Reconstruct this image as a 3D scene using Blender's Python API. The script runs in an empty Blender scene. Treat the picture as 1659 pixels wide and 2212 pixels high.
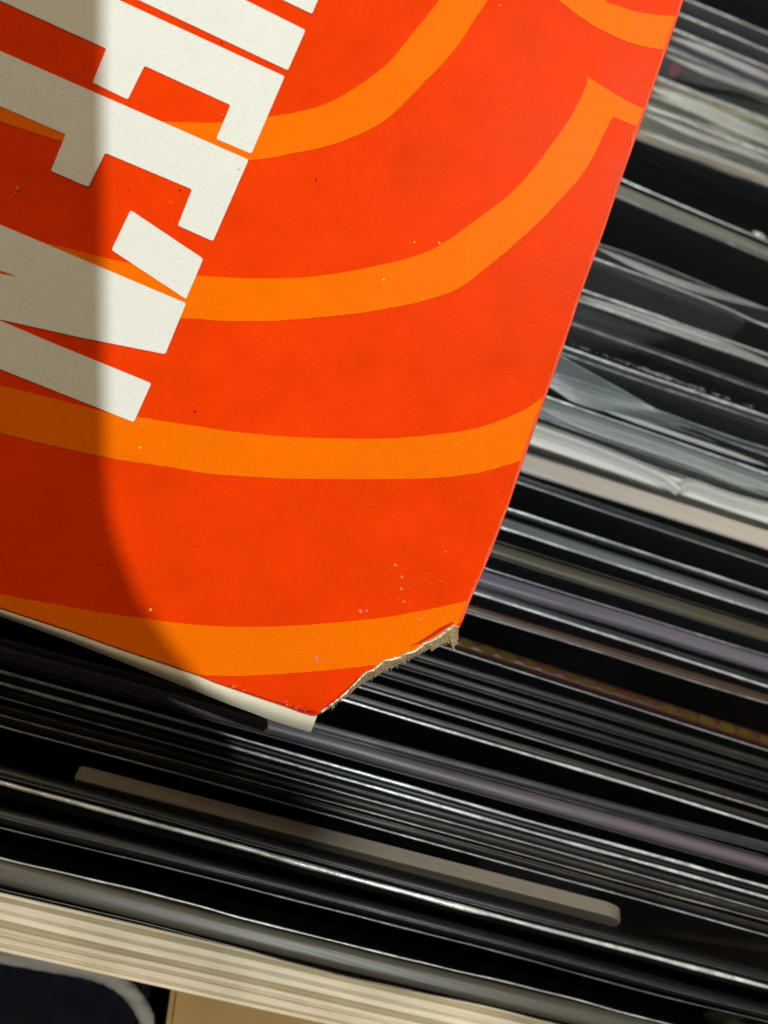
import bpy, bmesh, math, random
from mathutils import Vector, Matrix, noise
random.seed(7)
MM = 0.001
C = bpy.context.scene.collection
SC = bpy.context.scene

# ------------------------------------------------------------------ camera
# world: X along the crate front, Y away from the viewer, Z up, z=0 at the sleeve tops
PW, PH, FPX = 1659.0, 2212.0, 1660.0
TH = math.radians(25)
e1 = Vector((1, 0, 0)); e2 = Vector((0, math.sin(TH), -math.cos(TH)))
FWD = (0.111*e1 + 0.9938*e2).normalized()
RGT = (0.940*e1 - 0.105*e2 + 0.3246*Vector((0, math.cos(TH), math.sin(TH))))
RGT = (RGT - FWD*RGT.dot(FWD)).normalized()
UPV = RGT.cross(FWD).normalized()
CAM = Vector((0, 0, 0.200*math.cos(TH)))
cd = bpy.data.cameras.new('camera'); cam = bpy.data.objects.new('camera', cd); C.objects.link(cam)
cam.matrix_world = Matrix(((RGT.x, UPV.x, -FWD.x, CAM.x), (RGT.y, UPV.y, -FWD.y, CAM.y), (RGT.z, UPV.z, -FWD.z, CAM.z), (0, 0, 0, 1)))
cd.sensor_fit = 'HORIZONTAL'; cd.sensor_width = 36.0; cd.lens = 36.0*FPX/PW
cd.clip_start = 0.005; cd.clip_end = 20
cd.dof.use_dof = True; cd.dof.focus_distance = 0.143; cd.dof.aperture_fstop = 21.0
SC.camera = cam

def ray(x, y):
    return (FWD + RGT*((x-PW/2)/FPX) - UPV*((y-PH/2)/FPX))
def onz(x, y, z=0.0):                       # where a sight line meets a level
    d = ray(x, y); return CAM + d*((z-CAM.z)/d.z)
def camp(r, u, f):
    return CAM + RGT*r + UPV*u + FWD*f

# ------------------------------------------------------------------ light
w = bpy.data.worlds.new('World'); SC.world = w; w.use_nodes = True
w.node_tree.nodes['Background'].inputs[0].default_value = (0.9, 0.8, 0.66, 1)
w.node_tree.nodes['Background'].inputs[1].default_value = 0.045
LPOS = camp(0.42, 0.24, -0.86)
ld = bpy.data.lights.new('ceiling_spot', 'SPOT'); ld.energy = 43; ld.color = (0.93, 1.0, 0.98)
ld.spot_size = math.radians(60); ld.spot_blend = 0.4; ld.shadow_soft_size = 0.0040
lo = bpy.data.objects.new('ceiling_spot', ld); C.objects.link(lo); lo.location = LPOS
lo.rotation_euler = (camp(0, 0, 0.17)-LPOS).to_track_quat('-Z', 'Y').to_euler()
FPOS = camp(-0.30, 1.20, -0.55)
fd = bpy.data.lights.new('shop_lamp', 'AREA'); fd.energy = 18; fd.color = (1.0, 0.80, 0.52); fd.size = 0.9
fo = bpy.data.objects.new('shop_lamp', fd); C.objects.link(fo); fo.location = FPOS
fo.rotation_euler = (camp(0, 0, 0.17)-FPOS).to_track_quat('-Z', 'Y').to_euler()
SC.view_settings.view_transform = 'Standard'; SC.view_settings.look = 'None'
SC.view_settings.exposure = 0; SC.view_settings.gamma = 1; SC.view_settings.use_curve_mapping = False
SC.render.engine = 'CYCLES'; SC.cycles.transparent_max_bounces = 64; SC.cycles.max_bounces = 8

# ------------------------------------------------------------------ helpers
def obj(name, bm, m, parent=None, smooth=False, kind=None, label=None):
    me = bpy.data.meshes.new(name)
    bmesh.ops.recalc_face_normals(bm, faces=bm.faces)
    bm.to_mesh(me); bm.free()
    if smooth: me.polygons.foreach_set('use_smooth', [True]*len(me.polygons))
    o = bpy.data.objects.new(name, me); C.objects.link(o)
    if m: me.materials.append(m)
    if parent is not None:
        o.parent = parent
        root = parent
        o.matrix_parent_inverse = Matrix.Translation(-wloc(parent))
    if kind: o['kind'] = kind
    if label: o['label'] = label
    return o
def wloc(o):
    # every mesh lies in world coordinates; only the base Empties carry a location
    return o.location.copy() if o.type == 'EMPTY' else Vector((0, 0, 0))
def thing(name, label, cat, loc, group=None):
    o = bpy.data.objects.new(name, None); C.objects.link(o); o.location = loc
    o.empty_display_size = 0.02; o['label'] = label; o['category'] = cat
    if group: o['group'] = group
    return o

class NT:
    def __init__(s, name):
        s.m = bpy.data.materials.new(name); s.m.use_nodes = True
        s.t = s.m.node_tree; s.n = s.t.nodes; s.l = s.t.links
        s.b = s.n['Principled BSDF']; s.out = s.n['Material Output']
    def node(s, typ, **kw):
        nd = s.n.new(typ)
        for k, v in kw.items(): setattr(nd, k, v)
        return nd
    def coords(s, scale):
        tc = s.node('ShaderNodeTexCoord'); mp = s.node('ShaderNodeMapping')
        mp.inputs['Scale'].default_value = scale
        s.l.new(tc.outputs['Object'], mp.inputs['Vector']); return mp.outputs['Vector']
    def noise(s, scale, vec, detail=3, rough=0.5):
        nz = s.node('ShaderNodeTexNoise'); nz.inputs['Scale'].default_value = scale
        nz.inputs['Detail'].default_value = detail; nz.inputs['Roughness'].default_value = rough
        s.l.new(vec, nz.inputs['Vector']); return nz.outputs['Fac']
    def ramp(s, fac, stops):
        r = s.node('ShaderNodeValToRGB'); e = r.color_ramp.elements
        while len(e) < len(stops): e.new(0.5)
        for el, (p, c) in zip(e, stops):
            el.position = p; el.color = (c[0], c[1], c[2], 1) if not isinstance(c, (int, float)) else (c, c, c, 1)
        s.l.new(fac, r.inputs[0]); return r.outputs['Color']
    def mix(s, fac, a, b, mode='MIX'):
        mx = s.node('ShaderNodeMix', data_type='RGBA', blend_type=mode)
        for i, v in ((0, fac), (6, a), (7, b)):
            if isinstance(v, (int, float)): mx.inputs[i].default_value = v
            elif isinstance(v, tuple): mx.inputs[i].default_value = (v[0], v[1], v[2], 1)
            else: s.l.new(v, mx.inputs[i])
        return mx.outputs[2]
    def bump(s, h, strength, dist):
        b = s.node('ShaderNodeBump'); b.inputs['Strength'].default_value = strength; b.inputs['Distance'].default_value = dist
        s.l.new(h, b.inputs['Height']); return b.outputs['Normal']

def ink(name, col, var=0.06, rough=0.37, spec=0.022):
    t = NT(name); v = t.coords((1, 1, 1))
    n1 = t.noise(70, v, 6, 0.7); n2 = t.noise(2200, v, 2)
    c = t.mix(t.ramp(n1, [(0.3, 0), (0.7, 1)]), tuple(x*(1-var) for x in col), tuple(min(1, x*(1+var)) for x in col))
    g = t.ramp(n2, [(0.25, 0.94), (0.75, 1.04)])
    c = t.mix(1.0, c, g, 'MULTIPLY')
    t.l.new(c, t.b.inputs['Base Color'])
    t.l.new(t.ramp(n1, [(0.3, rough-0.06), (0.7, rough+0.08)]), t.b.inputs['Roughness'])
    t.b.inputs['Specular IOR Level'].default_value = spec
    h = t.noise(1500, v, 2); h2 = t.noise(140, v, 2)
    hh = t.mix(0.6, h, h2)
    t.l.new(t.bump(hh, 0.45, 0.00014), t.b.inputs['Normal'])
    return t.m

def jacketmat(name, col, streak=None, amount=0.5, rough=0.4, scuff=0.25):
    """printed board of the filed records: uneven ink, streaks along the edge, rubbed patches"""
    t = NT(name); v = t.coords((6, 620, 620)); v2 = t.coords((60, 300, 300))
    n1 = t.noise(1.0, v, 4, 0.6); n2 = t.noise(1.0, v2, 5, 0.7)
    st = streak or tuple(min(1, x*1.9+0.012) for x in col)
    c = t.mix(t.ramp(n1, [(0.42, 0), (0.68, amount)]), col, st)
    rub = tuple(min(1, x*1.3+0.10) for x in col)
    c = t.mix(t.ramp(n2, [(0.62, 0), (0.80, scuff)]), c, rub)
    t.l.new(c, t.b.inputs['Base Color']); t.b.inputs['Roughness'].default_value = rough
    t.b.inputs['Specular IOR Level'].default_value = 0.35
    t.l.new(t.bump(n1, 0.25, 0.0006), t.b.inputs['Normal'])
    return t.m

def filmmat(name, haze, tint, rough=0.16, streak=0.5, bumpy=0.55):
    """thin clear polythene: mostly transparent, glossy, a little milky"""
    t = NT(name); t.n.remove(t.b)
    v = t.coords((9, 800, 800)); n1 = t.noise(1.0, v, 4, 0.6)
    v2 = t.coords((110, 600, 600)); n2 = t.noise(1.0, v2, 4, 0.65)
    nb = t.mix(0.35, n1, n2)
    nrm = t.bump(nb, bumpy, 0.0007)
    tr = t.node('ShaderNodeBsdfTransparent'); tr.inputs[0].default_value = (0.93, 0.95, 0.95, 1)
    gl = t.node('ShaderNodeBsdfGlossy'); gl.inputs['Roughness'].default_value = rough
    t.l.new(nrm, gl.inputs['Normal'])
    df = t.node('ShaderNodeBsdfDiffuse'); df.inputs[0].default_value = (*tint, 1)
    tl = t.node('ShaderNodeBsdfTranslucent'); tl.inputs[0].default_value = (*tint, 1)
    ad = t.node('ShaderNodeMixShader'); ad.inputs[0].default_value = 0.45
    t.l.new(df.outputs[0], ad.inputs[1]); t.l.new(tl.outputs[0], ad.inputs[2])
    m1 = t.node('ShaderNodeMixShader')
    t.l.new(t.ramp(nb, [(0.35, haze*(1-streak)), (0.68, min(1, haze*(1+streak*1.6)))]), m1.inputs[0])
    t.l.new(tr.outputs[0], m1.inputs[1]); t.l.new(ad.outputs[0], m1.inputs[2])
    fr = t.node('ShaderNodeFresnel'); fr.inputs[0].default_value = 1.5
    m2 = t.node('ShaderNodeMixShader'); t.l.new(fr.outputs[0], m2.inputs[0])
    t.l.new(m1.outputs[0], m2.inputs[1]); t.l.new(gl.outputs[0], m2.inputs[2])
    t.l.new(m2.outputs[0], t.out.inputs[0])
    return t.m

def edgemat(name, col, rough=0.22, alpha=0.0):  # highlight and broken glints of the film edges painted into their colour
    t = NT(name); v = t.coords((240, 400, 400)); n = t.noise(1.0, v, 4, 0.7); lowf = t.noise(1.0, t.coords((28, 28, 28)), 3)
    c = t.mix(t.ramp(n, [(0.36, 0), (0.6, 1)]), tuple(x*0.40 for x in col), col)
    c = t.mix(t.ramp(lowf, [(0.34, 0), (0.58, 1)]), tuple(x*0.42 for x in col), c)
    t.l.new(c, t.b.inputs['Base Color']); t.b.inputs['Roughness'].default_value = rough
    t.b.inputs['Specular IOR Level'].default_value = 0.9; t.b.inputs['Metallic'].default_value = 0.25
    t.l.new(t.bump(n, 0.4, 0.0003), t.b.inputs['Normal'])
    return t.m

RED = ink('red_ink', (0.84, 0.046, 0.001), 0.10)
ORANGE = ink('orange_ink', (0.92, 0.165, 0.001), 0.05)
WHITE = ink('white_board', (0.79, 0.79, 0.75), 0.02, 0.6, 0.12)
CREAM = ink('cream_board', (0.80, 0.74, 0.58), 0.05, 0.7, 0.2)
FILM = {'clear': filmmat('clear_film', 0.02, (0.62, 0.68, 0.72)),
        'soft': filmmat('soft_film', 0.10, (0.60, 0.66, 0.70), 0.2),
        'flap': filmmat('flap_film', 0.30, (0.42, 0.50, 0.54), 0.3, 0.1, 0.08),
        'ridge': filmmat('ridge_film', 0.34, (0.95, 0.95, 0.92), 0.42, 0.3, 0.1),
        'ridge2': filmmat('ridge_film_glint', 0.62, (1.0, 1.0, 0.98), 0.22, 0.35, 0.15),
        'milky': filmmat('milky_film', 0.24, (0.50, 0.57, 0.62), 0.24, 0.35)}
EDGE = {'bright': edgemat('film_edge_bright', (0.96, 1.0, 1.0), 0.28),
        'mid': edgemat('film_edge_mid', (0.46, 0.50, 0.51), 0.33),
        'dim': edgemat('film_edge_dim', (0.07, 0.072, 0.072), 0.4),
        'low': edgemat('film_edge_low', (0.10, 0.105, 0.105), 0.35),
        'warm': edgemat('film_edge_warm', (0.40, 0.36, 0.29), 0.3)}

# ------------------------------------------------------------------ the setting: dark floor under the crate
bm = bmesh.new(); bmesh.ops.create_grid(bm, x_segments=1, y_segments=1, size=3.0)
bmesh.ops.translate(bm, verts=bm.verts, vec=(0, 0, -0.345))
t = NT('dark_floor'); v = t.coords((1, 1, 1)); t.l.new(t.ramp(t.noise(60, v, 5), [(0.3, (0.006, 0.006, 0.008)), (0.7, (0.016, 0.015, 0.016))]), t.b.inputs['Base Color'])
t.b.inputs['Roughness'].default_value = 0.8
fl = obj('floor', bm, t.m); fl['kind'] = 'structure'

def prism(bm, base, depth_vec):
    """closed prism from an ordered ring of points"""
    a = [bm.verts.new(p) for p in base]; b = [bm.verts.new(p+depth_vec) for p in base]
    n = len(base); bm.faces.new(a); bm.faces.new(b[::-1])
    for i in range(n): bm.faces.new((a[i], a[(i+1) % n], b[(i+1) % n], b[i]))
def slab(o, dx, dy, dz, bev=0.0):
    bm = bmesh.new(); prism(bm, [o, o+dx, o+dx+dy, o+dy], dz)
    if bev: bmesh.ops.bevel(bm, geom=bm.edges[:], offset=bev, segments=2, affect='EDGES')
    return bm
def tube(bm, pts, rad, seg=6, closed=False):
    rings = []
    n = len(pts)
    for i, p in enumerate(pts):
        a = pts[max(i-1, 0)]; b = pts[min(i+1, n-1)]
        tdir = (b-a).normalized(); s = tdir.cross(Vector((0, 0, 1)))
        if s.length < 1e-4: s = tdir.cross(Vector((0, 1, 0)))
        s.normalize(); q = s.cross(tdir)
        r = rad[i] if isinstance(rad, list) else rad
        rings.append([bm.verts.new(p + (s*math.cos(2*math.pi*k/seg)+q*math.sin(2*math.pi*k/seg))*r) for k in range(seg)])
    for i in range(n-1):
        for k in range(seg):
            bm.faces.new((rings[i][k], rings[i][(k+1) % seg], rings[i+1][(k+1) % seg], rings[i+1][k]))
    bm.faces.new(rings[0]); bm.faces.new(rings[-1][::-1])

# ------------------------------------------------------------------ plywood crate
ZW = -0.028
wl0, wl1 = onz(0, 2054, ZW), onz(650, 2169+28, ZW)
wl1 = onz(650, 2198, ZW)
wu0, wu1 = onz(0, 1927, ZW), onz(829, 2122, ZW)
wd = ((wl1-wl0).normalized() + (wu1-wu0).normalized()).normalized()   # along the panel
wn = Vector((-wd.y, wd.x, 0)).normalized()                            # away from the viewer
wmid = onz(420, 2149, ZW)
wth = (onz(420, 2026, ZW)-wmid).dot(wn)
crate = thing('plywood_crate', 'pale plywood record crate with layered board edge along the bottom of the picture', 'crate', Vector((0.02, 0.1, -0.34)))
def woodmat(name, a, b, sx, rough=0.6):
    t = NT(name); v = t.coords(sx); n = t.noise(1.0, v, 5, 0.65); n2 = t.noise(30, t.coords((1, 1, 1)), 3)
    c = t.mix(t.ramp(n, [(0.35, 0), (0.65, 1)]), a, b)
    c = t.mix(1.0, c, t.ramp(n2, [(0.3, 0.68), (0.7, 1.14)]), 'MULTIPLY')
    t.l.new(c, t.b.inputs['Base Color']); t.b.inputs['Roughness'].default_value = rough
    t.l.new(t.bump(n, 0.5, 0.0006), t.b.inputs['Normal']); return t.m
WLONG = woodmat('ply_long_grain', (0.95, 0.79, 0.55), (0.70, 0.52, 0.32), (9, 330, 150))
WEND = woodmat('ply_end_grain', (0.56, 0.43, 0.27), (0.74, 0.61, 0.43), (45, 300, 150), 0.75)
WGLUE = woodmat('ply_dark_grain', (0.42, 0.29, 0.15), (0.56, 0.42, 0.24), (40, 600, 200), 0.7)
WFACE = woodmat('ply_face', (0.56, 0.40, 0.20), (0.48, 0.33, 0.15), (8, 120, 40))
rel = [0.8, 0.5, 1.35, 0.6, 0.9, 1.2, 1.3, 0.5, 1.5, 0.9, 0.7]
tot = sum(rel); y0 = 0.0
x_l, x_r = -0.20, 0.26
for i, r_ in enumerate(rel):
    th = wth*r_/tot
    zt = ZW + (-0.00025 if i % 2 else 0.0) + random.uniform(-0.00012, 0.00012)
    bm = bmesh.new(); NX = 90; rows = []
    for k in range(NX+1):
        x = x_l + (x_r-x_l)*k/NX
        j0 = 0.0003*noise.noise(Vector((x*22, i*3.1, 0))) if i else 0; j1 = 0.0003*noise.noise(Vector((x*22, (i+1)*3.1, 0))) if i < len(rel)-1 else 0
        p = wmid + wd*x
        zz = zt + 0.00010*noise.noise(Vector((x*110, i*7.7, 2)))
        rows.append([bm.verts.new(Vector((*(p+wn*(y0+j0)).xy, -0.335))), bm.verts.new(Vector((*(p+wn*(y0+j0)).xy, zz-0.00015))),
                     bm.verts.new(Vector((*(p+wn*(y0+j0+0.00015)).xy, zz))), bm.verts.new(Vector((*(p+wn*(y0+th+j1-0.00015)).xy, zz))),
                     bm.verts.new(Vector((*(p+wn*(y0+th+j1)).xy, zz-0.00015))), bm.verts.new(Vector((*(p+wn*(y0+th+j1)).xy, -0.335)))])
    for k in range(NX):
        for q in range(5): bm.faces.new((rows[k][q], rows[k+1][q], rows[k+1][q+1], rows[k][q+1]))
    bm.faces.new(rows[0]); bm.faces.new(rows[-1][::-1])
    obj('veneer_layer', bm, WFACE if i in (0,) and False else (WLONG if i % 2 == 0 else (WGLUE if i in (5, 9) else WEND)), crate)
    y0 += th
inner = wmid + wn*(wth+0.0005)
def lift(p, z): return Vector((p.x, p.y, z))
DEEP = 0.42
WDARK = woodmat('ply_dark_side', (0.10, 0.068, 0.038), (0.075, 0.05, 0.027), (8, 120, 40))  # side panels toned darker than the front board
for xa in (x_l, x_r-0.012):
    obj('side_panel', slab(lift(inner+wd*xa, -0.335), wd*0.012, wn*DEEP, Vector((0, 0, 0.30)), 0.001), WDARK, crate)
obj('back_panel', slab(lift(inner+wd*x_l+wn*(DEEP+0.0005), -0.335), wd*(x_r-x_l), wn*0.012, Vector((0, 0, 0.335)), 0.001), WFACE, crate)
obj('bottom_panel', slab(lift(inner+wd*(x_l+0.0125), -0.335), wd*(x_r-x_l-0.025), wn*(DEEP-0.001), Vector((0, 0, 0.008))), woodmat('crate_floor_dark', (0.010, 0.008, 0.007), (0.016, 0.012, 0.010), (8, 120, 40)), crate)

# ------------------------------------------------------------------ below the crate edge: tan panel and black bag
ZB = -0.055
p0, p1 = onz(372, 2120, ZB), onz(352, 2260, ZB)
pd = (p1-p0).normalized()
pr = Vector((0.97, 0.10, 0)).normalized()
bm = bmesh.new()
a = p0 - pd*0.01
prism(bm, [lift(q, -0.340) for q in (a, a+pr*0.14, a+pr*0.14+pd*0.16, a+pd*0.16)], Vector((0, 0, ZB+0.340)))
bmesh.ops.bevel(bm, geom=bm.edges[:], offset=0.0015, segments=2, affect='EDGES')
TAN = woodmat('tan_board', (0.36, 0.20, 0.045), (0.31, 0.165, 0.036), (60, 60, 20), 0.7)
tb = obj('wooden_stool', bm, TAN)
tb['label'] = 'tan wooden board top below the plywood edge at the bottom of the picture'; tb['category'] = 'stool'
bag = thing('bag', 'black bag with a pale curved cord, below the plywood edge at bottom left', 'bag', onz(60, 2400, -0.340))
ZG = -0.075
ba = onz(345, 2090, ZG)
bm = bmesh.new()
g0 = onz(340, 2085, ZG); gd = (onz(322, 2260, ZG)-g0).normalized()
bmesh.ops.create_grid(bm, x_segments=24, y_segments=24, size=0.5)
gv = {}
for vt in bm.verts:
    uu, vv = vt.co.x+0.5, vt.co.y+0.5
    edge = min(uu, 1-uu, vv, 1-vv)
    p = g0 - pr*(0.16*uu) + gd*(0.12*vv) - gd*0.012
    z = ZG - 0.010 + 0.004*noise.noise(Vector((uu*4, vv*4, 1))) - (0.004 if edge < 0.02 else 0)
    vt.co = Vector((p.x, p.y, z))
r = bmesh.ops.extrude_edge_only(bm, edges=[e for e in bm.edges if e.is_boundary])
for vt in [g for g in r['geom'] if isinstance(g, bmesh.types.BMVert)]: vt.co.z = -0.344
BLK = NT('black_cloth'); BLK.b.inputs['Roughness'].default_value = 0.85; BLK.b.inputs['Specular IOR Level'].default_value = 0.05
vv_ = BLK.coords((1, 1, 1)); BLK.l.new(BLK.ramp(BLK.noise(160, vv_, 3), [(0.3, (0.004, 0.004, 0.006)), (0.7, (0.007, 0.007, 0.010))]), BLK.b.inputs['Base Color'])
obj('body', bm, BLK.m, bag, True)
cp = [(-260, 2030), (-120, 2045), (0, 2063), (60, 2073), (110, 2082), (160, 2090), (198, 2098), (230, 2109), (258, 2124), (280, 2143), (298, 2165), (312, 2190), (322, 2214), (328, 2250), (326, 2300), (310, 2350)]
pts = []
for i in range(len(cp)-1):
    for k in range(6):
        s = k/6; pts.append(onz(cp[i][0]*(1-s)+cp[i+1][0]*s, cp[i][1]*(1-s)+cp[i+1][1]*s, ZG-0.001))
bm = bmesh.new()
tube(bm, pts, [0.0021*(1+0.03*math.sin(i*1.3)) for i in range(len(pts))], 10)
CORD = jacketmat('cord', (0.28, 0.245, 0.20), (0.17, 0.14, 0.11), 0.9, 0.85, 0.4)
obj('cord_handle', bm, CORD, bag, True)

# ------------------------------------------------------------------ the records filed in the crate
def J(name, *a, **k): return jacketmat(name, *a, **k)
GROUP = 'records filed in the crate'
# label, front film line (two points on the photograph's 1659 px grid), film gap mm, film height above board mm,
# board thickness mm, face colour, streak colour, film, front edge, back edge, waviness mm
R = [
 ('dull olive-grey sleeve in clear film, right behind the plywood board', (0, 1917), (1100, 2185), 4.6, -0.2, 4.4, (0.055, 0.05, 0.037), (0.044, 0.04, 0.03), 'clear', 'dim', 'mid', 0.6),
 ('black sleeve in film, second record from the plywood board', (549, 1922), (1659, 2205), 0.9, 1.0, 3.0, (0.003, 0.003, 0.004), None, 'clear', 'low', 'dim', 0.25),
 ('black sleeve with one thick bright film edge, just in front of the grey divider tab', (570, 1842), (1659, 2129), 0.6, 1.0, 3.0, (0.005, 0.005, 0.006), None, 'clear', 'bright', 'dim', 0.25),
 ('dark brown sleeve directly behind the grey divider tab', (549, 1715), (1659, 2018), 1.2, 0.5, 2.5, (0.012, 0.008, 0.008), (0.025, 0.018, 0.017), 'clear', 'mid', 'dim', 0.12),
 ('thin brown-grey striped sleeve, second behind the divider tab', (549, 1689), (1659, 1990), 0.8, 0.5, 2.0, (0.032, 0.027, 0.024), (0.07, 0.045, 0.03), 'clear', 'warm', 'dim', 0.1),
 ('plum-grey sleeve just below the pair of brightest film edges', (549, 1658), (1659, 1964), 0.8, 0.6, 2.0, (0.022, 0.015, 0.016), (0.05, 0.036, 0.036), 'clear', 'mid', 'dim', 0.1),
 ('navy-black sleeve with a pair of very bright parallel film edges', (555, 1627), (1659, 1937), 1.6, 1.2, 2.0, (0.006, 0.007, 0.014), (0.03, 0.02, 0.03), 'clear', 'bright', 'bright', 0.12),
 ('dusty mauve sleeve edge above the pair of brightest film edges', (555, 1582), (1659, 1888), 2.6, -0.6, 3.4, (0.085, 0.066, 0.082), (0.12, 0.098, 0.115), 'clear', 'dim', 'dim', 0.1),
 ('charcoal sleeve with faint grey stripes, just above the mauve one', (555, 1545), (1659, 1838), 1.0, 0.8, 2.2, (0.028, 0.026, 0.024), (0.075, 0.075, 0.075), 'clear', 'dim', 'dim', 0.12),
 ('dark sleeve with tan flecks and one thin bright film edge below the torn corner', (750, 1512), (1659, 1783), 1.0, 0.8, 2.2, (0.020, 0.014, 0.010), (0.16, 0.10, 0.055), 'clear', 'bright', 'dim', 0.1),
 ('black-brown sleeve with a broad soft grey film edge below the torn corner', (780, 1486), (1659, 1747), 1.0, 0.8, 2.4, (0.018, 0.010, 0.009), (0.05, 0.03, 0.02), 'clear', 'mid', 'dim', 0.1),
 ('purple-black sleeve, third below the one with yellow dashes', (1110, 1545), (1659, 1712), 0.8, 0.6, 2.2, (0.020, 0.010, 0.017), (0.03, 0.018, 0.025), 'clear', 'dim', 'dim', 0.1),
 ('dark brown sleeve, second below the one with yellow dashes', (1110, 1516), (1659, 1684), 0.8, 0.6, 2.0, (0.024, 0.013, 0.010), (0.05, 0.03, 0.02), 'clear', 'dim', 'dim', 0.1),
 ('dark olive sleeve just below the one with yellow dashes', (1110, 1488), (1659, 1655), 0.8, 0.6, 2.2, (0.030, 0.026, 0.018), (0.06, 0.052, 0.038), 'soft', 'dim', 'dim', 0.1),
 ('sleeve edge printed with yellow dashes and red gaps, beside the torn corner', (1110, 1447), (1659, 1621), 3.2, -1.5, 3.4, (0.045, 0.010, 0.007), (0.035, 0.012, 0.008), 'clear', 'mid', 'dim', 0.1),
 ('rust brown sleeve just above the one with yellow dashes', (1110, 1351), (1659, 1518), 1.2, 1.0, 3.0, (0.075, 0.032, 0.018), (0.11, 0.048, 0.026), 'soft', 'mid', 'dim', 0.2),
 ('blue-black sleeve with one very bright film edge meeting the jacket near its torn corner', (1110, 1308), (1659, 1482), 1.0, 0.8, 3.0, (0.010, 0.012, 0.016), (0.028, 0.03, 0.034), 'soft', 'bright', 'dim', 0.12),
 ('lavender-grey sleeve edge with a wavy sheen, second above the rust brown one', (1110, 1284), (1659, 1452), 3.6, -0.4, 4.4, (0.115, 0.095, 0.13), (0.18, 0.16, 0.20), 'soft', 'dim', 'mid', 0.5),
 ('olive-brown sleeve just above the lavender-grey one', (1110, 1214), (1659, 1385), 3.0, -0.3, 4.2, (0.062, 0.052, 0.036), (0.12, 0.10, 0.07), 'soft', 'dim', 'dim', 0.2),
 ('black sleeve between two glittering dotted film edges', (1110, 1147), (1659, 1322), 6.0, 2.0, 5.0, (0.014, 0.014, 0.015), (0.06, 0.065, 0.07), 'soft', 'bright', 'bright', 0.12),
 ('smooth black sleeve right below the beige one', (1114, 1041), (1659, 1222), 1.6, 0.8, 2.4, (0.016, 0.016, 0.017), (0.02, 0.02, 0.022), 'clear', 'mid', 'dim', 0.1),
 ('warm beige-grey sleeve just below the glossy white one', (1124, 1019), (1659, 1186), 6.0, -0.3, 7.0, (0.45, 0.395, 0.35), (0.50, 0.44, 0.39), 'clear', 'dim', 'dim', 0.1),
 ('glossy white sleeve whose film has a bright pinched crease', (1140, 958), (1659, 1130), 6.0, -0.3, 6.4, (0.70, 0.68, 0.63), (0.60, 0.58, 0.53), 'soft', 'dim', 'mid', 0.2),
 ('slate grey sleeve in milky film just above the glossy white one', (1160, 898), (1659, 1070), 8.0, -0.3, 8.0, (0.13, 0.15, 0.165), (0.22, 0.24, 0.25), 'milky', 'mid', 'bright', 0.5),
 ('dark sleeve with a loose film flap crossing it at a slant', (1190, 822), (1659, 985), 2.5, 3.5, 3.6, (0.06, 0.066, 0.07), (0.10, 0.105, 0.11), 'milky', 'mid', 'mid', 0.8),
 ('charcoal sleeve with a frayed white film edge', (1213, 763), (1659, 915), 2.3, 2.0, 2.4, (0.030, 0.030, 0.030), (0.06, 0.06, 0.06), 'soft', 'mid', 'bright', 0.3),
 ('plum-grey sleeve just above the frayed white film edge', (1233, 697), (1659, 849), 1.2, 1.0, 3.0, (0.050, 0.043, 0.045), (0.09, 0.08, 0.085), 'soft', 'mid', 'dim', 0.12),
 ('pale mauve-grey sleeve between two even bright film edges', (1253, 649), (1659, 791), 5.0, 1.0, 4.5, (0.11, 0.095, 0.10), (0.19, 0.17, 0.175), 'soft', 'bright', 'bright', 0.25),
 ('dark grey sleeve with rippling blue-grey film above it', (1281, 556), (1659, 700), 8.0, 2.5, 4.5, (0.035, 0.032, 0.030), (0.09, 0.085, 0.08), 'soft', 'bright', 'mid', 1.3),
 ('black sleeve below a broad grey film mouth, fourth bright edge from the top', (1342, 427), (1659, 560), 11.0, 0.3, 9.5, (0.006, 0.006, 0.006), (0.010, 0.010, 0.011), 'clear', 'mid', 'bright', 0.15),
 ('black sleeve with faint smudges under the tan glossy ones', (1375, 296), (1659, 403), 7.0, 0.3, 6.5, (0.006, 0.006, 0.006), (0.014, 0.014, 0.015), 'clear', 'dim', 'warm', 0.15),
 ('tan-grey glossy sleeve just above the smudged black one', (1395, 230), (1659, 331), 1.0, 0.8, 3.0, (0.26, 0.245, 0.20), (0.72, 0.68, 0.58), 'soft', 'bright', 'mid', 0.3),
 ('pale straw glossy sleeve, second above the smudged black one', (1416, 167), (1659, 261), 1.2, 0.8, 3.0, (0.24, 0.22, 0.16), (0.90, 0.82, 0.64), 'soft', 'bright', 'mid', 0.3),
 ('grey sleeve with a small pink spot near the orange jacket', (1441, 104), (1659, 198), 1.2, 0.8, 3.0, (0.10, 0.10, 0.105), (0.22, 0.22, 0.22), 'soft', 'mid', 'mid', 0.2),
 ('grey sleeve with a mauve tinge, just above the pink-spotted one', (1454, 64), (1659, 147), 1.2, 0.8, 3.0, (0.09, 0.075, 0.09), (0.26, 0.19, 0.24), 'soft', 'bright', 'dim', 0.15),
 ('dark slate sleeve, second thin line from the top right corner', (1467, 31), (1659, 111), 1.2, 0.8, 3.0, (0.06, 0.063, 0.067), (0.085, 0.088, 0.093), 'clear', 'bright', 'dim', 0.12),
 ('dark slate sleeve under the topmost thin film line at top right', (1484, 0), (1659, 73), 1.2, 0.8, 3.0, (0.055, 0.058, 0.062), (0.085, 0.088, 0.093), 'clear', 'bright', 'dim', 0.12),
 ('plain black sleeve filling the top right corner', (1560, -75), (1659, -30), 1.2, 0.8, 3.2, (0.006, 0.006, 0.007), (0.01, 0.01, 0.011), 'clear', 'dim', 'dim', 0.1),
]
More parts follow.
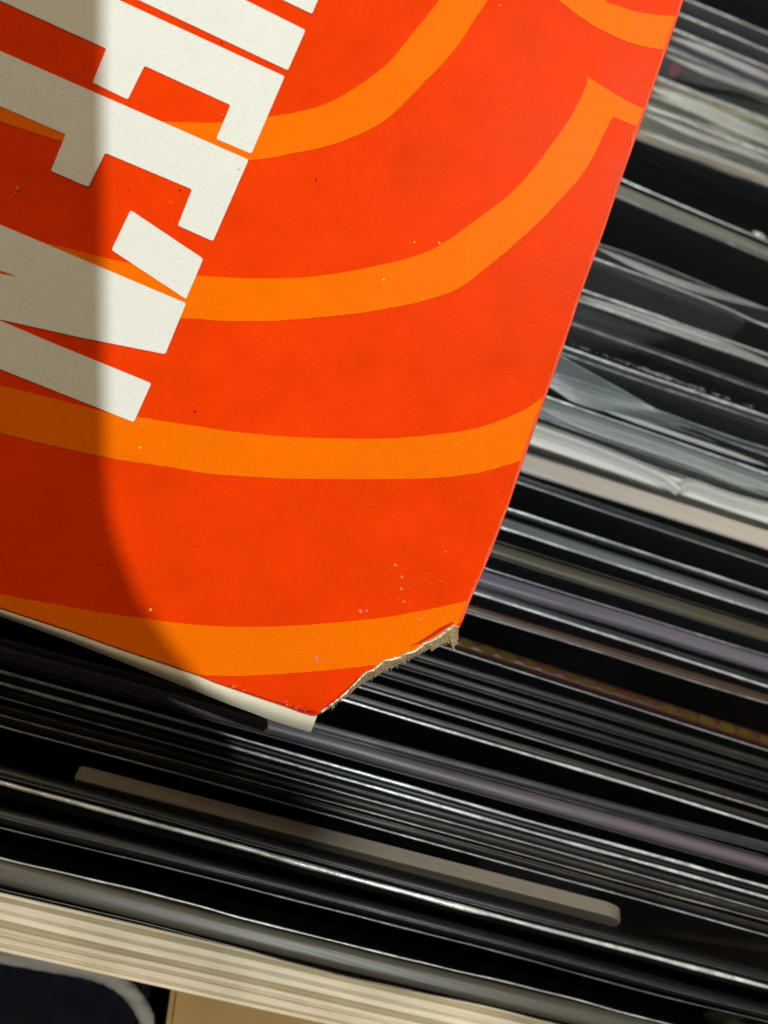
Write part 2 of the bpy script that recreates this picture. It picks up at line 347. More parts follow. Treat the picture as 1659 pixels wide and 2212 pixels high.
TOPS = [('broad grey film mouth', (0.14, 0.14, 0.125), (0.20, 0.20, 0.18)), ('faint smudges', (0.24, 0.215, 0.18), (0.45, 0.42, 0.36)),
        ('glittering dotted', (0.06, 0.066, 0.075), (0.17, 0.18, 0.19))]
LEAN = math.radians(2.2)      # the divider's; the records fan out, leaning back more and more behind it
XL, XR = -0.135, 0.180
NXS = 110
def line_at(P1, P2, X):
    a, b = onz(*P1), onz(*P2); s = (X-a.x)/(b.x-a.x); return a + (b-a)*s
lines = []
for it in R:
    lines.append((line_at(it[1], it[2], XL), line_at(it[1], it[2], XR)))
DASH = None
for idx, it in enumerate(R):
    lab, P1, P2, gap, dl, T, col, stc, film, fe, be, wav = it
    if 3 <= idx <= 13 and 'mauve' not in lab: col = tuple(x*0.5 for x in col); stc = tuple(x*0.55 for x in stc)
    A, B = lines[idx]; LEAN = math.radians(1.0 + 0.36*idx)
    dx = (B-A).normalized(); back = Vector((-dx.y, dx.x, 0)).normalized()
    up = (Vector((0, 0, 1))*math.cos(LEAN) + back*math.sin(LEAN)).normalized()
    nb = up.cross(dx); nb = nb if nb.dot(back) > 0 else -nb         # pointing away from the viewer
    W = (B-A).length
    # room to the next record behind, measured in the part one sees
    if idx+1 < len(R):
        sp = min((line_at(R[idx+1][1], R[idx+1][2], X)-line_at(P1, P2, X)).dot(back) for X in (0.03, 0.07, 0.10))
    else: sp = 0.006
    T = min(T*MM, max(0.0012, 0.88*sp)); gap = min(gap*MM, max(0.0006, 0.95*sp)); dl = dl*MM
    base = (A+B)/2 - up*0.32
    rec = thing('record', lab, 'record', base, GROUP)
    seed = idx*17.3
    def bow(x): return 0.0005*noise.noise(Vector((x*9, seed, 0)))
    # printed board: rounded closed top edge
    prof = []
    rr = min(T*0.48, 0.0014)
    for k in range(5):
        an = math.pi/2*k/4; prof.append((rr-rr*math.cos(an), -rr+rr*math.sin(an)))
    for k in range(5):
        an = math.pi/2*k/4; prof.append((T-rr+rr*math.sin(an), -rr+rr*math.cos(an)))
    prof = [(0, -0.312), (0, -0.05), (0, -0.012)] + prof + [(T, -0.05), (T, -0.312)]
    bm = bmesh.new(); rows = []
    nx = 48
    for i in range(nx+1):
        x = W*i/nx; o = A + dx*x; b_ = bow(x)
        zj = 0.0002*noise.noise(Vector((x*40, seed, 5)))
        rows.append([bm.verts.new(o + nb*(y+b_+0.0003) + up*(z-dl+zj)) for (y, z) in prof])
    for i in range(nx):
        for q in range(len(prof)-1): bm.faces.new((rows[i][q], rows[i+1][q], rows[i+1][q+1], rows[i][q+1]))
    bm.faces.new(rows[0]); bm.faces.new(rows[-1][::-1])
    jm = J('record_board_%02d' % idx, col, stc, 1.0 if 'glossy' in lab or 'mauve' in lab else 0.6)  # stronger pale streaks paint a sheen onto the glossy boards
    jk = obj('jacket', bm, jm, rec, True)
    for key, tc_, tw in TOPS:
        if key in lab:
            bm = bmesh.new(); rws = []
            for i in range(nx+1):
                x = W*i/nx; o = A + dx*x
                rws.append([bm.verts.new(o + nb*(T*(0.5+0.46*q)+bow(x)+0.0003) + up*(0.00012-dl-(rr*0.5 if abs(q) > 0.9 else 0))) for q in (-1, -0.75, 0, 0.75, 1)])
            for i in range(nx):
                for q in range(4): bm.faces.new((rws[i][q], rws[i+1][q], rws[i+1][q+1], rws[i][q+1]))
            obj('top_edge', bm, jacketmat('top_board_%02d' % idx, tc_, tw, 0.9), jk, True)
    if 'printed with yellow dashes' in lab:
        YEL = ink('yellow_print', (0.062, 0.038, 0.008), 0.35)
        for k in range(34):
            xs = W*(0.36+0.0178*k+random.uniform(-0.0018, 0.0018)); dlen = random.uniform(0.0033, 0.0048)
            bm = bmesh.new()
            rws = []
            for i in range(5):
                x = xs + dlen*(i/4-0.5); o = A+dx*x; b_ = bow(x)
                f = 1 if 0 < i < 4 else 0.9
                rws.append([bm.verts.new(o + nb*(T*0.5+T*0.36*f*s_+b_+0.0003) + up*(0.00006-dl-(0.00035 if abs(s_) > .9 else 0))) for s_ in (-1, -0.4, 0.4, 1)])
            for i in range(4):
                for q in range(3): bm.faces.new((rws[i][q], rws[i+1][q], rws[i+1][q+1], rws[i][q+1]))
            obj('yellow_dash', bm, YEL, jk)
    if 'pink spot' in lab:
        PK = ink('pink_print', (0.42, 0.12, 0.15), 0.2)
        c0 = onz(1463, 146, -0.004)
        bm = bmesh.new(); ring = []
        xx = (c0-A).dot(dx)
        for k in range(16):
            an = 2*math.pi*k/16; rj = 1+0.25*math.sin(3*an)
            ring.append(bm.verts.new(A + dx*(xx+0.0021*rj*math.cos(an)) + nb*(bow(xx)+0.00022) + up*(-0.0055-dl+0.0030*rj*math.sin(an))))
        bm.faces.new(ring); obj('pink_spot', bm, PK, jk)
    # clear outer film: front and back sheet, each with its cut edge
    for side, yy, em, ph in ((0, -0.0002, fe, 0.0), (1, gap, be, 40.0)):
        bm = bmesh.new(); rows = []; tip = []
        hts = [-0.315, -0.10, -0.03, -0.010, -0.004, -0.0015, 0.0]
        amp = wav*MM
        for i in range(NXS+1):
            x = W*i/NXS
            wv = amp*(noise.noise(Vector((x*26, seed+ph, 3)))*1.3 + 0.35*noise.noise(Vector((x*80, seed+ph, 9))))
            fine = 0.00007*noise.noise(Vector((x*420, seed+ph, 1)))
            r_ = []
            for h in hts:
                f = math.exp(h/0.006)
                y = yy + bow(x) + (wv + (0.0005 if side else 0))*f
                if side == 1: y = max(y, 0.0 if dl > 0 else T+0.0005) if h > -0.002 else max(y, T+0.0006)
                elif h < -0.0039 - max(dl, 0): y = min(y, bow(x)+0.0001)
                zt = h + (wv*0.35+fine if h > -0.005 else 0)
                r_.append(A + dx*x + nb*y + up*(zt))
            tip.append(r_[-1] + up*0.00005)
            rows.append([bm.verts.new(p) for p in r_])
        for i in range(NXS):
            for q in range(len(hts)-1): bm.faces.new((rows[i][q], rows[i+1][q], rows[i+1][q+1], rows[i][q+1]))
        fo_ = obj('film', bm, FILM[film], rec, True)
        bm = bmesh.new()
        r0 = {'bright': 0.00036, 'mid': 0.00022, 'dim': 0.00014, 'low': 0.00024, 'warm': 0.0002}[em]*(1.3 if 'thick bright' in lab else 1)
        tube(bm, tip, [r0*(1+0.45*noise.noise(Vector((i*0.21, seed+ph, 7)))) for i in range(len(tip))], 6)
        obj('film_edge', bm, EDGE[em], fo_, True)

def rec_by(key): return [o for o in C.objects if o.type == 'EMPTY' and key in o.get('label', '')][0]
def zpoly(pts, z, k=6): return [onz(x, y, z) for x, y in smooth(pts, k)]
def smooth(pl, k=5):
    out = []
    n = len(pl)
    for i in range(n-1):
        p0, p1, p2, p3 = [Vector(pl[j]) for j in (max(i-1, 0), i, i+1, min(i+2, n-1))]
        for q in range(k):
            t_ = q/k
            out.append(tuple(0.5*((2*p1) + (p2-p0)*t_ + (2*p0-5*p1+4*p2-p3)*t_**2 + (3*p1-p0-3*p2+p3)*t_**3)))
    out.append(tuple(pl[-1])); return out
# pinched crease in the film over the white sleeve, its highlight painted as white haze
w_ = rec_by('glossy white sleeve whose')
pa = zpoly([(1000, 868), (1150, 922), (1250, 957), (1375, 1006), (1430, 1032), (1466, 1060)], 0.0012)
pb = zpoly([(1466, 1060), (1483, 1048), (1510, 1052), (1573, 1076), (1659, 1098), (1800, 1130)], 0.0012)
def ridge(parent, pts, widths, m):
    """a soft pale fold that paints a highlight on the film: humped strip along pts"""
    bm = bmesh.new(); vs = []
    for i, p in enumerate(pts):
        tdir = (pts[min(i+1, len(pts)-1)]-pts[max(i-1, 0)]).normalized(); sd = Vector((0, 0, 1)).cross(tdir).normalized()
        wd_ = widths[i] if isinstance(widths, list) else widths
        vs.append([bm.verts.new(p + sd*wd_*q + Vector((0, 0, wd_*0.7*math.exp(-3*q*q)))) for q in (-1, -0.7, -0.4, -0.15, 0.15, 0.4, 0.7, 1)])
    for a_, b_ in zip(vs, vs[1:]):
        for q in range(7): bm.faces.new((a_[q], b_[q], b_[q+1], a_[q+1]))
    return obj('film_crease_glint', bm, m, parent, True)
for pp in (pa, pb):
    for wd_, k in ((0.0021, 0), (0.0013, 1), (0.0007, 2), (0.0004, 3)):
        ridge(w_, [p + Vector((0, 0, 0.00025*k)) for p in pp], wd_, FILM['ridge' if k < 2 else 'ridge2'])
# loose flap of film lying across the records, with its own cut edge
f_ = rec_by('loose film flap')
ua = zpoly([(1090, 690), (1210, 768), (1342, 842), (1458, 906), (1560, 950), (1700, 1000)], 0.0016)
la = zpoly([(1080, 800), (1180, 832), (1240, 868), (1320, 892), (1458, 925), (1560, 960), (1700, 1010)], -0.001)
def at_x(pl, x):
    for p, q in zip(pl, pl[1:]):
        if p.x <= x <= q.x: return p.lerp(q, (x-p.x)/(q.x-p.x))
    return pl[0] if x < pl[0].x else pl[-1]
x0_, x1_ = max(ua[0].x, la[0].x), min(ua[-1].x, la[-1].x)
ua = [at_x(ua, x0_+(x1_-x0_)*i/59) for i in range(60)]; la = [at_x(la, x0_+(x1_-x0_)*i/59) for i in range(60)]
bm = bmesh.new(); vs = []
for a, b in zip(ua, la):
    vs.append([bm.verts.new(a.lerp(b, q/4) + Vector((0, 0, 0.0004*math.sin(math.pi*q/4)))) for q in range(5)])
for a, b in zip(vs, vs[1:]):
    for q in range(4): bm.faces.new((a[q], b[q], b[q+1], a[q+1]))
ff = obj('film_flap', bm, FILM['flap'], f_, True)
bm = bmesh.new(); tube(bm, ua, 0.00012, 6); tube(bm, la, 0.00012, 6)
obj('film_edge', bm, EDGE['mid'], ff, True)
# sheen and glints on the film of other sleeves, painted as pale milky folds
GLINT_FOLDS = [('pale straw glossy', [(1405, 188), (1470, 216), (1560, 252), (1620, 280), (1700, 312)], 0.0030, 'ridge', 0.001),
 ('pale straw glossy', [(1404, 204), (1500, 240), (1600, 284), (1700, 330)], 0.0014, 'ridge', 0.001),
 ('tan-grey glossy', [(1392, 246), (1500, 290), (1600, 325), (1700, 365)], 0.0018, 'ridge', 0.0008),

 ('faint smudges', [(1380, 282), (1480, 318), (1600, 362), (1700, 400)], 0.0014, 'ridge', 0.0008),
 ('small pink spot', [(1436, 118), (1530, 158), (1610, 186), (1700, 220)], 0.0018, 'ridge', 0.001),
 ('mauve tinge', [(1448, 80), (1530, 112), (1620, 152), (1700, 186)], 0.0022, 'ridge', 0.001),

 
 ('broad grey film mouth', [(1625, 500), (1640, 507), (1656, 515)], 0.0012, 'ridge2', 0.0014),
 ('dark grey sleeve with rippling', [(1290, 535), (1400, 584), (1500, 622), (1659, 668)], 0.0016, 'ridge', 0.001),
 
 ('pale mauve-grey', [(1256, 640), (1400, 690), (1520, 730), (1659, 782)], 0.0020, 'ridge', 0.0008),
 ('pale mauve-grey', [(1400, 687), (1480, 714), (1560, 742)], 0.0008, 'ridge2', 0.0010),
 
 ('slate grey sleeve in milky', [(1310, 888), (1400, 918), (1491, 949), (1575, 978), (1659, 1007)], 0.0008, 'ridge2', 0.001),
 ('slate grey sleeve in milky', [(1165, 880), (1300, 930), (1480, 990), (1590, 1034), (1690, 1062)], 0.0020, 'ridge', 0.0008),
 

 

]
for key, pl_, wd_, fm, zz in GLINT_FOLDS:
    ps = zpoly(pl_, zz)
    ridge(rec_by(key), ps, [wd_*min(1, 0.15+min(i, len(ps)-1-i)*0.18)for i in range(len(ps))], FILM[fm])

# frayed lint on the torn film edge
fr_i = [i for i, it in enumerate(R) if 'frayed white' in it[0]][0]
rec = [o for o in C.objects if o.name.startswith('record') and o.type == 'EMPTY' and 'frayed white film edge' in o['label'] and 'charcoal' in o['label']][0]
bm = bmesh.new()
for k in range(150):
    fx = random.betavariate(2, 2) if k < 90 else random.gauss(0.45, 0.05)
    c = onz(1220+439*fx, 738+154*fx, 0.0006)
    d = Vector((random.gauss(0.3, 1), random.gauss(0, 1), random.gauss(0.3, 0.6))).normalized()
    L = random.uniform(0.0005, 0.0016); mid = c + d*L*0.5 + Vector((random.gauss(0, .0002), random.gauss(0, .0002), random.gauss(0, .0002)))
    tube(bm, [c-d*L*0.3, mid, c+d*L*0.7], 0.00004, 3)
obj('lint', bm, ink('white_lint', (0.75, 0.77, 0.78), 0.05, 0.8), rec, kind='stuff')

# ------------------------------------------------------------------ divider card with its tab
ZD = -0.002
dA, dB = onz(172, 1652, ZD), onz(1362, 1961, ZD)
ddx = (dB-dA).normalized(); dbk = Vector((-ddx.y, ddx.x, 0)).normalized()
dup = (Vector((0, 0, 1))*math.cos(LEAN) + dbk*math.sin(LEAN)).normalized()
dn = dup.cross(ddx); dn = dn if dn.dot(dbk) > 0 else -dn
DW = (dB-dA).length; DT = 0.0030
div = thing('divider_card', 'grey divider card tab with a rounded right end, among the records near the plywood', 'divider', dA+ddx*DW/2-dup*0.32)
DIVM = jacketmat('divider_plastic', (0.165, 0.14, 0.11), (0.11, 0.092, 0.07), 0.8, 0.55, 0.35)
rcv = 0.0065
ring = [(0, -0.020), (0.0, -0.0008), (0.0008, 0.0)]
for k in range(9):
    an = math.pi/2*(1-k/8); ring.append((DW-rcv+rcv*math.cos(an), -rcv+rcv*math.sin(an)))
ring += [(DW, -0.020)]
bm = bmesh.new()
prism(bm, [dA - dn*DT + ddx*x + dup*z for x, z in ring], dn*DT)
bmesh.ops.bevel(bm, geom=[e for e in bm.edges if abs((e.verts[0].co-e.verts[1].co).normalized().dot(dn)) < 0.3], offset=0.0002, segments=2, affect='EDGES', clamp_overlap=True)
obj('tab', bm, DIVM, div)
bm = bmesh.new()
o = dA - dn*DT*0.75 - dup*0.0205
prism(bm, [o-ddx*0.07, o+ddx*(DW+0.085), o+ddx*(DW+0.085)-dup*0.29, o-ddx*0.07-dup*0.29], dn*DT*0.5)
obj('card', bm, jacketmat('divider_card_board', (0.022, 0.018, 0.015)), div)
# worn, unreadable lettering along the front of the tab
bm = bmesh.new()
x = 0.004
while x < 0.034:
    wl = random.uniform(0.0012, 0.0022); hh = 0.0021
    for s in range(random.choice((2, 3, 3))):
        sx = x + wl*random.choice((0, 0.5, 1)); 
        o = dA - dn*(DT+0.00006) + ddx*sx - dup*(0.0012+random.uniform(0, 0.0004))
        e = o + ddx*random.choice((0, 0, wl*0.6, -wl*0.6)) - dup*hh*random.uniform(0.6, 1)
        q = ddx*0.00032
        bm.faces.new([bm.verts.new(p) for p in (o, o+q, e+q, e)])
    x += wl + random.uniform(0.0008, 0.0012)
obj('lettering', bm, ink('black_print', (0.012, 0.011, 0.01)), div, kind='stuff')

# ------------------------------------------------------------------ the orange jacket held over the crate
D0 = 0.141
Rc, Uc = (900-PW/2)/FPX*D0, -(1450-PH/2)/FPX*D0
GX, GY = 0.03, -0.14
JN = (-FWD + RGT*GX + UPV*GY).normalized()          # towards the viewer
JP = camp(Rc, Uc, D0)
def js(x, y, off=0.0):
    d = ray(x, y); P = JP + JN*off
    return CAM + d*((P-CAM).dot(JN)/d.dot(JN))
INK1, INK2 = 0.00004, 0.00008
right = [(1474, 0), (1454, 61), (1428, 134), (1404, 203), (1375, 288), (1322, 440), (1302, 500), (1256, 626), (1211, 762), (1153, 925), (1095, 1096), (1060, 1190), (1014, 1297), (998, 1340)]
tear = [(991, 1356), (982, 1352), (966, 1362), (950, 1375), (932, 1385), (915, 1392), (898, 1406), (879, 1412), (862, 1421), (833, 1427), (818, 1438), (806, 1448), (792, 1453), (777, 1466), (760, 1484), (734, 1508), (712, 1525), (694, 1538), (681, 1545)]
bottom = [(674, 1545), (650, 1538), (615, 1525), (582, 1514), (549, 1503), (500, 1486), (465, 1474), (430, 1459), (360, 1434), (250, 1398), (150, 1362), (0, 1313)]
crn = js(945, 1630)
dup_ = (js(1474, 0)-js(1095, 1096)).normalized(); dlf = (js(0, 1313)-js(549, 1503)).normalized()
TR = js(1474, 0) + dup_*(0.315-(js(1474, 0)-crn).length); BL = js(0, 1313) + dlf*(0.315-(js(0, 1313)-crn).length)
TL = TR + (BL-crn)
hold = thing('record_jacket', 'bright red-orange record jacket with orange swirls, white lettering and a torn corner', 'record jacket', js(700, 1550, -0.0035))
front = [js(*p) for p in right+tear+bottom]
ring0 = front + [BL, TL, TR]
# small rolled edge: outwards and back
def outline(bm, pts, steps, close=True):
    n = len(pts); rings = []
    for (out, bk) in steps:
        rg = []
        for i, p in enumerate(pts):
            a = pts[i-1]; b = pts[(i+1) % n]
            tn = (b-a).normalized(); on = tn.cross(JN)
            rg.append(bm.verts.new(p + on*out - JN*bk))
        rings.append(rg)
    bm.faces.new(rings[0])
    for r0, r1 in zip(rings, rings[1:]):
        for i in range(n): bm.faces.new((r0[i], r0[(i+1) % n], r1[(i+1) % n], r1[i]))
    return rings
# orientation of "outwards"
tn = (ring0[2]-ring0[0]).normalized(); sgn = 1 if tn.cross(JN).dot(ring0[0]-TL) > 0 else -1
bm = bmesh.new()
outline(bm, ring0, [(0, 0), (sgn*0.00010, 0.00003), (sgn*0.00019, 0.00010), (sgn*0.00024, 0.00022), (sgn*0.00024, 0.0006)])
bmesh.ops.triangulate(bm, faces=[f for f in bm.faces if len(f.verts) > 4])
fp = obj('front_panel', bm, RED, hold)
# back panel behind, and the right hand edge closing the two
bk = [js(x-6, y-6, -0.0034) for x, y in right] + [js(x-10, y-12, -0.0034) for x, y in tear[::3]] + [js(668, 1576, -0.0034), js(600, 1556, -0.0034), js(375, 1469, -0.0034), js(0, 1325, -0.0034)]
bm = bmesh.new()
off = -JN*0.0034
prism(bm, bk + [BL+off, TL+off, TR+off], -JN*0.0006)
bmesh.ops.triangulate(bm, faces=[f for f in bm.faces if len(f.verts) > 4])
obj('back_panel', bm, CREAM, hold)
bm = bmesh.new()
rw = [(js(x-1, y, -0.0005), js(x-2, y-1, -0.0018), js(x-5, y-4, -0.0034)) for x, y in right]
rw = [(TR-JN*0.0005, TR-JN*0.0018, TR-JN*0.0034)] + rw
vs = [[bm.verts.new(p) for p in r] for r in rw]
for a, b in zip(vs, vs[1:]):
    for q in range(2): bm.faces.new((a[q], b[q], b[q+1], a[q+1]))
obj('edge_fold', bm, RED, hold, True)
# cream bottom fold seen under the print
top_s = [(686, 1543), (674, 1545), (650, 1538), (615, 1525), (582, 1514), (549, 1503), (500, 1486), (465, 1474), (430, 1459), (360, 1434), (250, 1398), (150, 1362), (0, 1313)]
low_s = [(671, 1582), (664, 1580.5), (640, 1573), (605, 1562), (575, 1552), (542, 1539), (493, 1521), (458, 1507), (424, 1493), (354, 1466), (246, 1423), (147, 1384), (0, 1331)]
bm = bmesh.new(); vs = []
def bow_s(a, b, s): 
    return a*(1-s) + b*s + JN*0.0005*math.sin(math.pi*s)
pairs = [(js(*a, -0.0002), js(*b, -0.0012)) for a, b in zip(top_s, low_s)] + [(BL-JN*0.0002, BL-JN*0.0012+(js(0, 1331)-js(0, 1313)))]
dense = []
for (a0, b0), (a1, b1) in zip(pairs, pairs[1:]):
    for k in range(6): dense.append((a0.lerp(a1, k/6), b0.lerp(b1, k/6)))
dense.append(pairs[-1])
for i, (a, b) in enumerate(dense):
    jt = 0.00006*noise.noise(Vector((i*0.7, 3, 3)))
    vs.append([bm.verts.new(bow_s(a, b, s) - UPV*jt*s) for s in (0, 0.15, 0.35, 0.6, 0.85, 1.0)])
for a, b in zip(vs, vs[1:]):
    for q in range(5): bm.faces.new((a[q], b[q], b[q+1], a[q+1]))
obj('bottom_fold', bm, CREAM, hold, True, label='cream unprinted fold along the bottom of the jacket')
# worn grey board showing along the missing corner
lower = [(990, 1376), (987, 1390), (979, 1400), (968, 1396), (955, 1398), (945, 1404), (936, 1413), (930, 1404), (905, 1418), (879, 1432), (855, 1444), (830, 1455), (805, 1470), (780, 1482), (762, 1496), (744, 1508), (715, 1529), (691, 1544)]
def resample(pl, n):
    L = [0]
    for a, b in zip(pl, pl[1:]): L.append(L[-1]+math.dist(a, b))
    out = []
    for k in range(n):
        s = L[-1]*k/(n-1); i = max(j for j in range(len(L)) if L[j] <= s+1e-9); i = min(i, len(pl)-2)
        f = (s-L[i])/(L[i+1]-L[i]); out.append((pl[i][0]*(1-f)+pl[i+1][0]*f, pl[i][1]*(1-f)+pl[i+1][1]*f))
    return out
tu, tl_ = resample(tear[:-1], 150), resample(lower, 150)
tl_ = [(a[0]*.22+b[0]*.78, a[1]*.22+b[1]*.78) if i > 12 else b for i, (a, b) in enumerate(zip(tu, tl_))]
TORN = NT('torn_board'); v = TORN.coords((1, 1, 1)); n_ = TORN.noise(1400, v, 5, 0.7); n2_ = TORN.noise(260, v, 3)
c = TORN.mix(TORN.ramp(n_, [(0.3, 0), (0.7, 1)]), (0.36, 0.22, 0.10), (0.72, 0.53, 0.30))
c = TORN.mix(TORN.ramp(n2_, [(0.35, 0.0), (0.65, 0.8)]), c, (0.30, 0.18, 0.085))
TORN.l.new(c, TORN.b.inputs['Base Color']); TORN.b.inputs['Roughness'].default_value = 0.95
TORN.l.new(TORN.bump(n_, 0.8, 0.0006), TORN.b.inputs['Normal'])
bm = bmesh.new(); vs = []
NR = 9
for i, (a, b) in enumerate(zip(tu, tl_)):
    col_ = []
    for q in range(NR):
        s = q/(NR-1)
        x = a[0]*(1-s)+b[0]*s; y = a[1]*(1-s)+b[1]*s
        j = noise.noise(Vector((i*0.55, q*1.3, 4))); j2 = noise.noise(Vector((i*0.9, q*2.1, 8)))
        if q == 0: x, y, dz = x-2+2*j, y-3+2.5*j2, 0.00006
        else: x, y, dz = x+2.2*j, y+2.5*j2, 0.00012*(1-s) - 0.0010*s**1.5 + 0.00016*j
        col_.append(bm.verts.new(js(x, y, dz)))
    vs.append(col_)
for a, b in zip(vs, vs[1:]):
    for q in range(NR-1): bm.faces.new((a[q], b[q], b[q+1], a[q+1]))
te = obj('torn_edge', bm, TORN.m, hold, label='worn grey-brown cardboard along the missing corner')
bm = bmesh.new()
for k in range(45):
    i = random.randrange(3, 146); b = tl_[i]; a = tu[i]; s = random.choice((random.uniform(0.8, 1.05), random.uniform(0, 0.3), 1.0))
    x = a[0]*(1-s)+b[0]*s; y = a[1]*(1-s)+b[1]*s
    L = random.uniform(2, 8); an = random.gauss(1.2, 0.8)
    p0_ = js(x, y, -0.0008*s+0.0001); p1_ = js(x+L*0.5*math.cos(an)+random.gauss(0, 1), y+L*0.5*math.sin(an), -0.0008*s+0.0002); p2_ = js(x+L*math.cos(an), y+L*math.sin(an)+random.gauss(0, 2), -0.0008*s)
    tube(bm, [p0_, p1_, p2_], 0.00003, 3)
obj('paper_fibres', bm, CREAM, te, kind='stuff')

# pale peeled paper lip along the tear, and creases in the print beside it
bm = bmesh.new(); vs = []
for i, (x, y) in enumerate(tu):
    j = noise.noise(Vector((i*0.33, 11, 4))); j2 = abs(noise.noise(Vector((i*0.5, 5, 8)))); f = min(1, i/12); w9 = max(0.05, 0.35+1.3*noise.noise(Vector((i*0.11, 2, 9))))
    vs.append([bm.verts.new(js(x-1.0*j, y-1.5-1.5*j, 0.00009)), bm.verts.new(js(x+0.5, y-0.8+2*j+2*w9, 0.0002)), bm.verts.new(js(x+1+2*j, y-0.5+w9*(3+9*j2)*f, 0.00012+0.0002*j))])
for a, b in zip(vs, vs[1:]):
    for q in range(2): bm.faces.new((a[q], b[q], b[q+1], a[q+1]))
obj('peeled_paper', bm, CREAM, te, True)
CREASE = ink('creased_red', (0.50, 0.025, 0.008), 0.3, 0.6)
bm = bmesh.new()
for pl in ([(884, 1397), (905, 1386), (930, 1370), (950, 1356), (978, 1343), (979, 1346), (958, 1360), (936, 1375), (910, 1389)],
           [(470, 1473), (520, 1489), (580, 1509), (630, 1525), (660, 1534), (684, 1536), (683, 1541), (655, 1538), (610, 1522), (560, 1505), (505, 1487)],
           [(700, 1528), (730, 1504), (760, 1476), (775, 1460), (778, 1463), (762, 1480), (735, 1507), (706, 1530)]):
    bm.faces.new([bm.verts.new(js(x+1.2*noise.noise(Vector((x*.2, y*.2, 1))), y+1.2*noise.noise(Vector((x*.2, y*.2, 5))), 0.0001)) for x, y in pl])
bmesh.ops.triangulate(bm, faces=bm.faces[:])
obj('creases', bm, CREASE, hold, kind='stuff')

# printed shapes, each a thin coat of ink on the board
def fillet(pl, r):
    out = []; n = len(pl)
    for i, p in enumerate(pl):
        a, b = Vector(pl[i-1]), Vector(pl[(i+1) % n]); p = Vector(p)
        da, db = (a-p), (b-p); rr = min(r, da.length*0.4, db.length*0.4)
        s, e = p+da.normalized()*rr, p+db.normalized()*rr
        for k in range(5):
            t_ = k/4; out.append(tuple(s*(1-t_)**2 + p*2*t_*(1-t_) + e*t_**2))
    return out
def printed(name, pl, m, off, label=None, thick=0.00003):
    bm = bmesh.new()
    a = [bm.verts.new(js(x, y, off)) for x, y in pl]
    b = [bm.verts.new(js(x, y, off-thick)) for x, y in pl]
    f = bm.faces.new(a); n = len(pl)
    for i in range(n): bm.faces.new((a[i], a[(i+1) % n], b[(i+1) % n], b[i]))
    bmesh.ops.triangulate(bm, faces=[f])
    return obj(name, bm, m, hold, label=label)
def smooth(pl, k=5):
    out = []
    n = len(pl)
    for i in range(n-1):
        p0, p1, p2, p3 = [Vector(pl[j]) for j in (max(i-1, 0), i, i+1, min(i+2, n-1))]
        for q in range(k):
            t_ = q/k
            out.append(tuple(0.5*((2*p1) + (p2-p0)*t_ + (2*p0-5*p1+4*p2-p3)*t_**2 + (3*p1-p0-3*p2+p3)*t_**3)))
    out.append(tuple(pl[-1])); return out
def wob(pl, s):
    return [(x+1.1*noise.noise(Vector((x*0.05, y*0.05, s))), y+1.3*noise.noise(Vector((x*0.06, y*0.06, s+9)))) for x, y in pl]
def band(up_, lo_, s):
    printed('orange_band', wob(smooth(up_), s) + wob(smooth(lo_), s+3)[::-1], ORANGE, INK1)
E = 1.5
band([(1300, -60), (1308, 0), (1330, 11), (1358, 20), (1401, 30), (1463, 36)], [(1130, -60), (1206, 0), (1259, 40), (1308, 69), (1358, 91), (1400, 102), (1439, 109)], 1)
band([(-300, 40), (-100, 150), (0, 195), (150, 238), (300, 258), (400, 264), (480, 264), (582, 252), (650, 240), (725, 215), (829, 145), (889, 75), (949, 0), (1000, -70)],
     [(-300, 120), (-100, 222), (0, 262), (75, 287), (135, 305), (250, 328), (360, 343), (450, 349), (552, 345), (625, 333), (725, 310), (829, 262), (919, 175), (979, 110), (1054, 0), (1100, -70)], 2)
b3u = smooth([(-300, 410), (-100, 470), (0, 500), (90, 523), (165, 541), (225, 557), (280, 569), (350, 584), (435, 596), (575, 602), (700, 595), (829, 571), (929, 541), (1019, 482), (1109, 412), (1179, 330), (1234, 250), (1264, 190), (1269, 165)])
b3r = [(1299, 185), (1349, 215), (1394, 237), (1380, 275), (1354, 265), (1324, 252)]
b3l = smooth([(1324, 252), (1309, 280), (1269, 360), (1209, 433), (1129, 512), (1049, 580), (969, 633), (829, 668), (675, 687), (550, 694), (405, 688), (300, 678), (150, 652), (0, 615), (-100, 590), (-300, 530)])[1:]
printed('orange_band', wob(b3u, 4) + b3r + wob(b3l, 5), ORANGE, INK1)
band([(-300, 745), (-120, 800), (0, 833), (75, 851), (175, 877), (225, 889), (305, 902), (400, 917), (525, 935), (675, 946), (829, 947), (929, 940), (1029, 925), (1109, 897), (1154, 872), (1182, 848)],
     [(-300, 840), (-120, 902), (0, 935), (110, 962), (225, 987), (350, 1007), (475, 1025), (625, 1034), (829, 1035), (929, 1033), (1029, 1022), (1090, 1006), (1130, 993)], 6)
band([(-300, 1180), (-120, 1250), (0, 1283), (125, 1307), (225, 1325), (325, 1338), (425, 1350), (550, 1355), (700, 1347), (829, 1334), (929, 1316), (1014, 1297)],
     [(-300, 1214), (-120, 1273), (0, 1312), (150, 1361), (250, 1397), (360, 1433), (430, 1457), (500, 1460), (549, 1459), (648, 1453), (747, 1444), (806, 1437), (818, 1437), (833, 1426), (862, 1420), (879, 1411), (898, 1405), (932, 1384), (966, 1361), (984, 1351), (998, 1340)], 8)
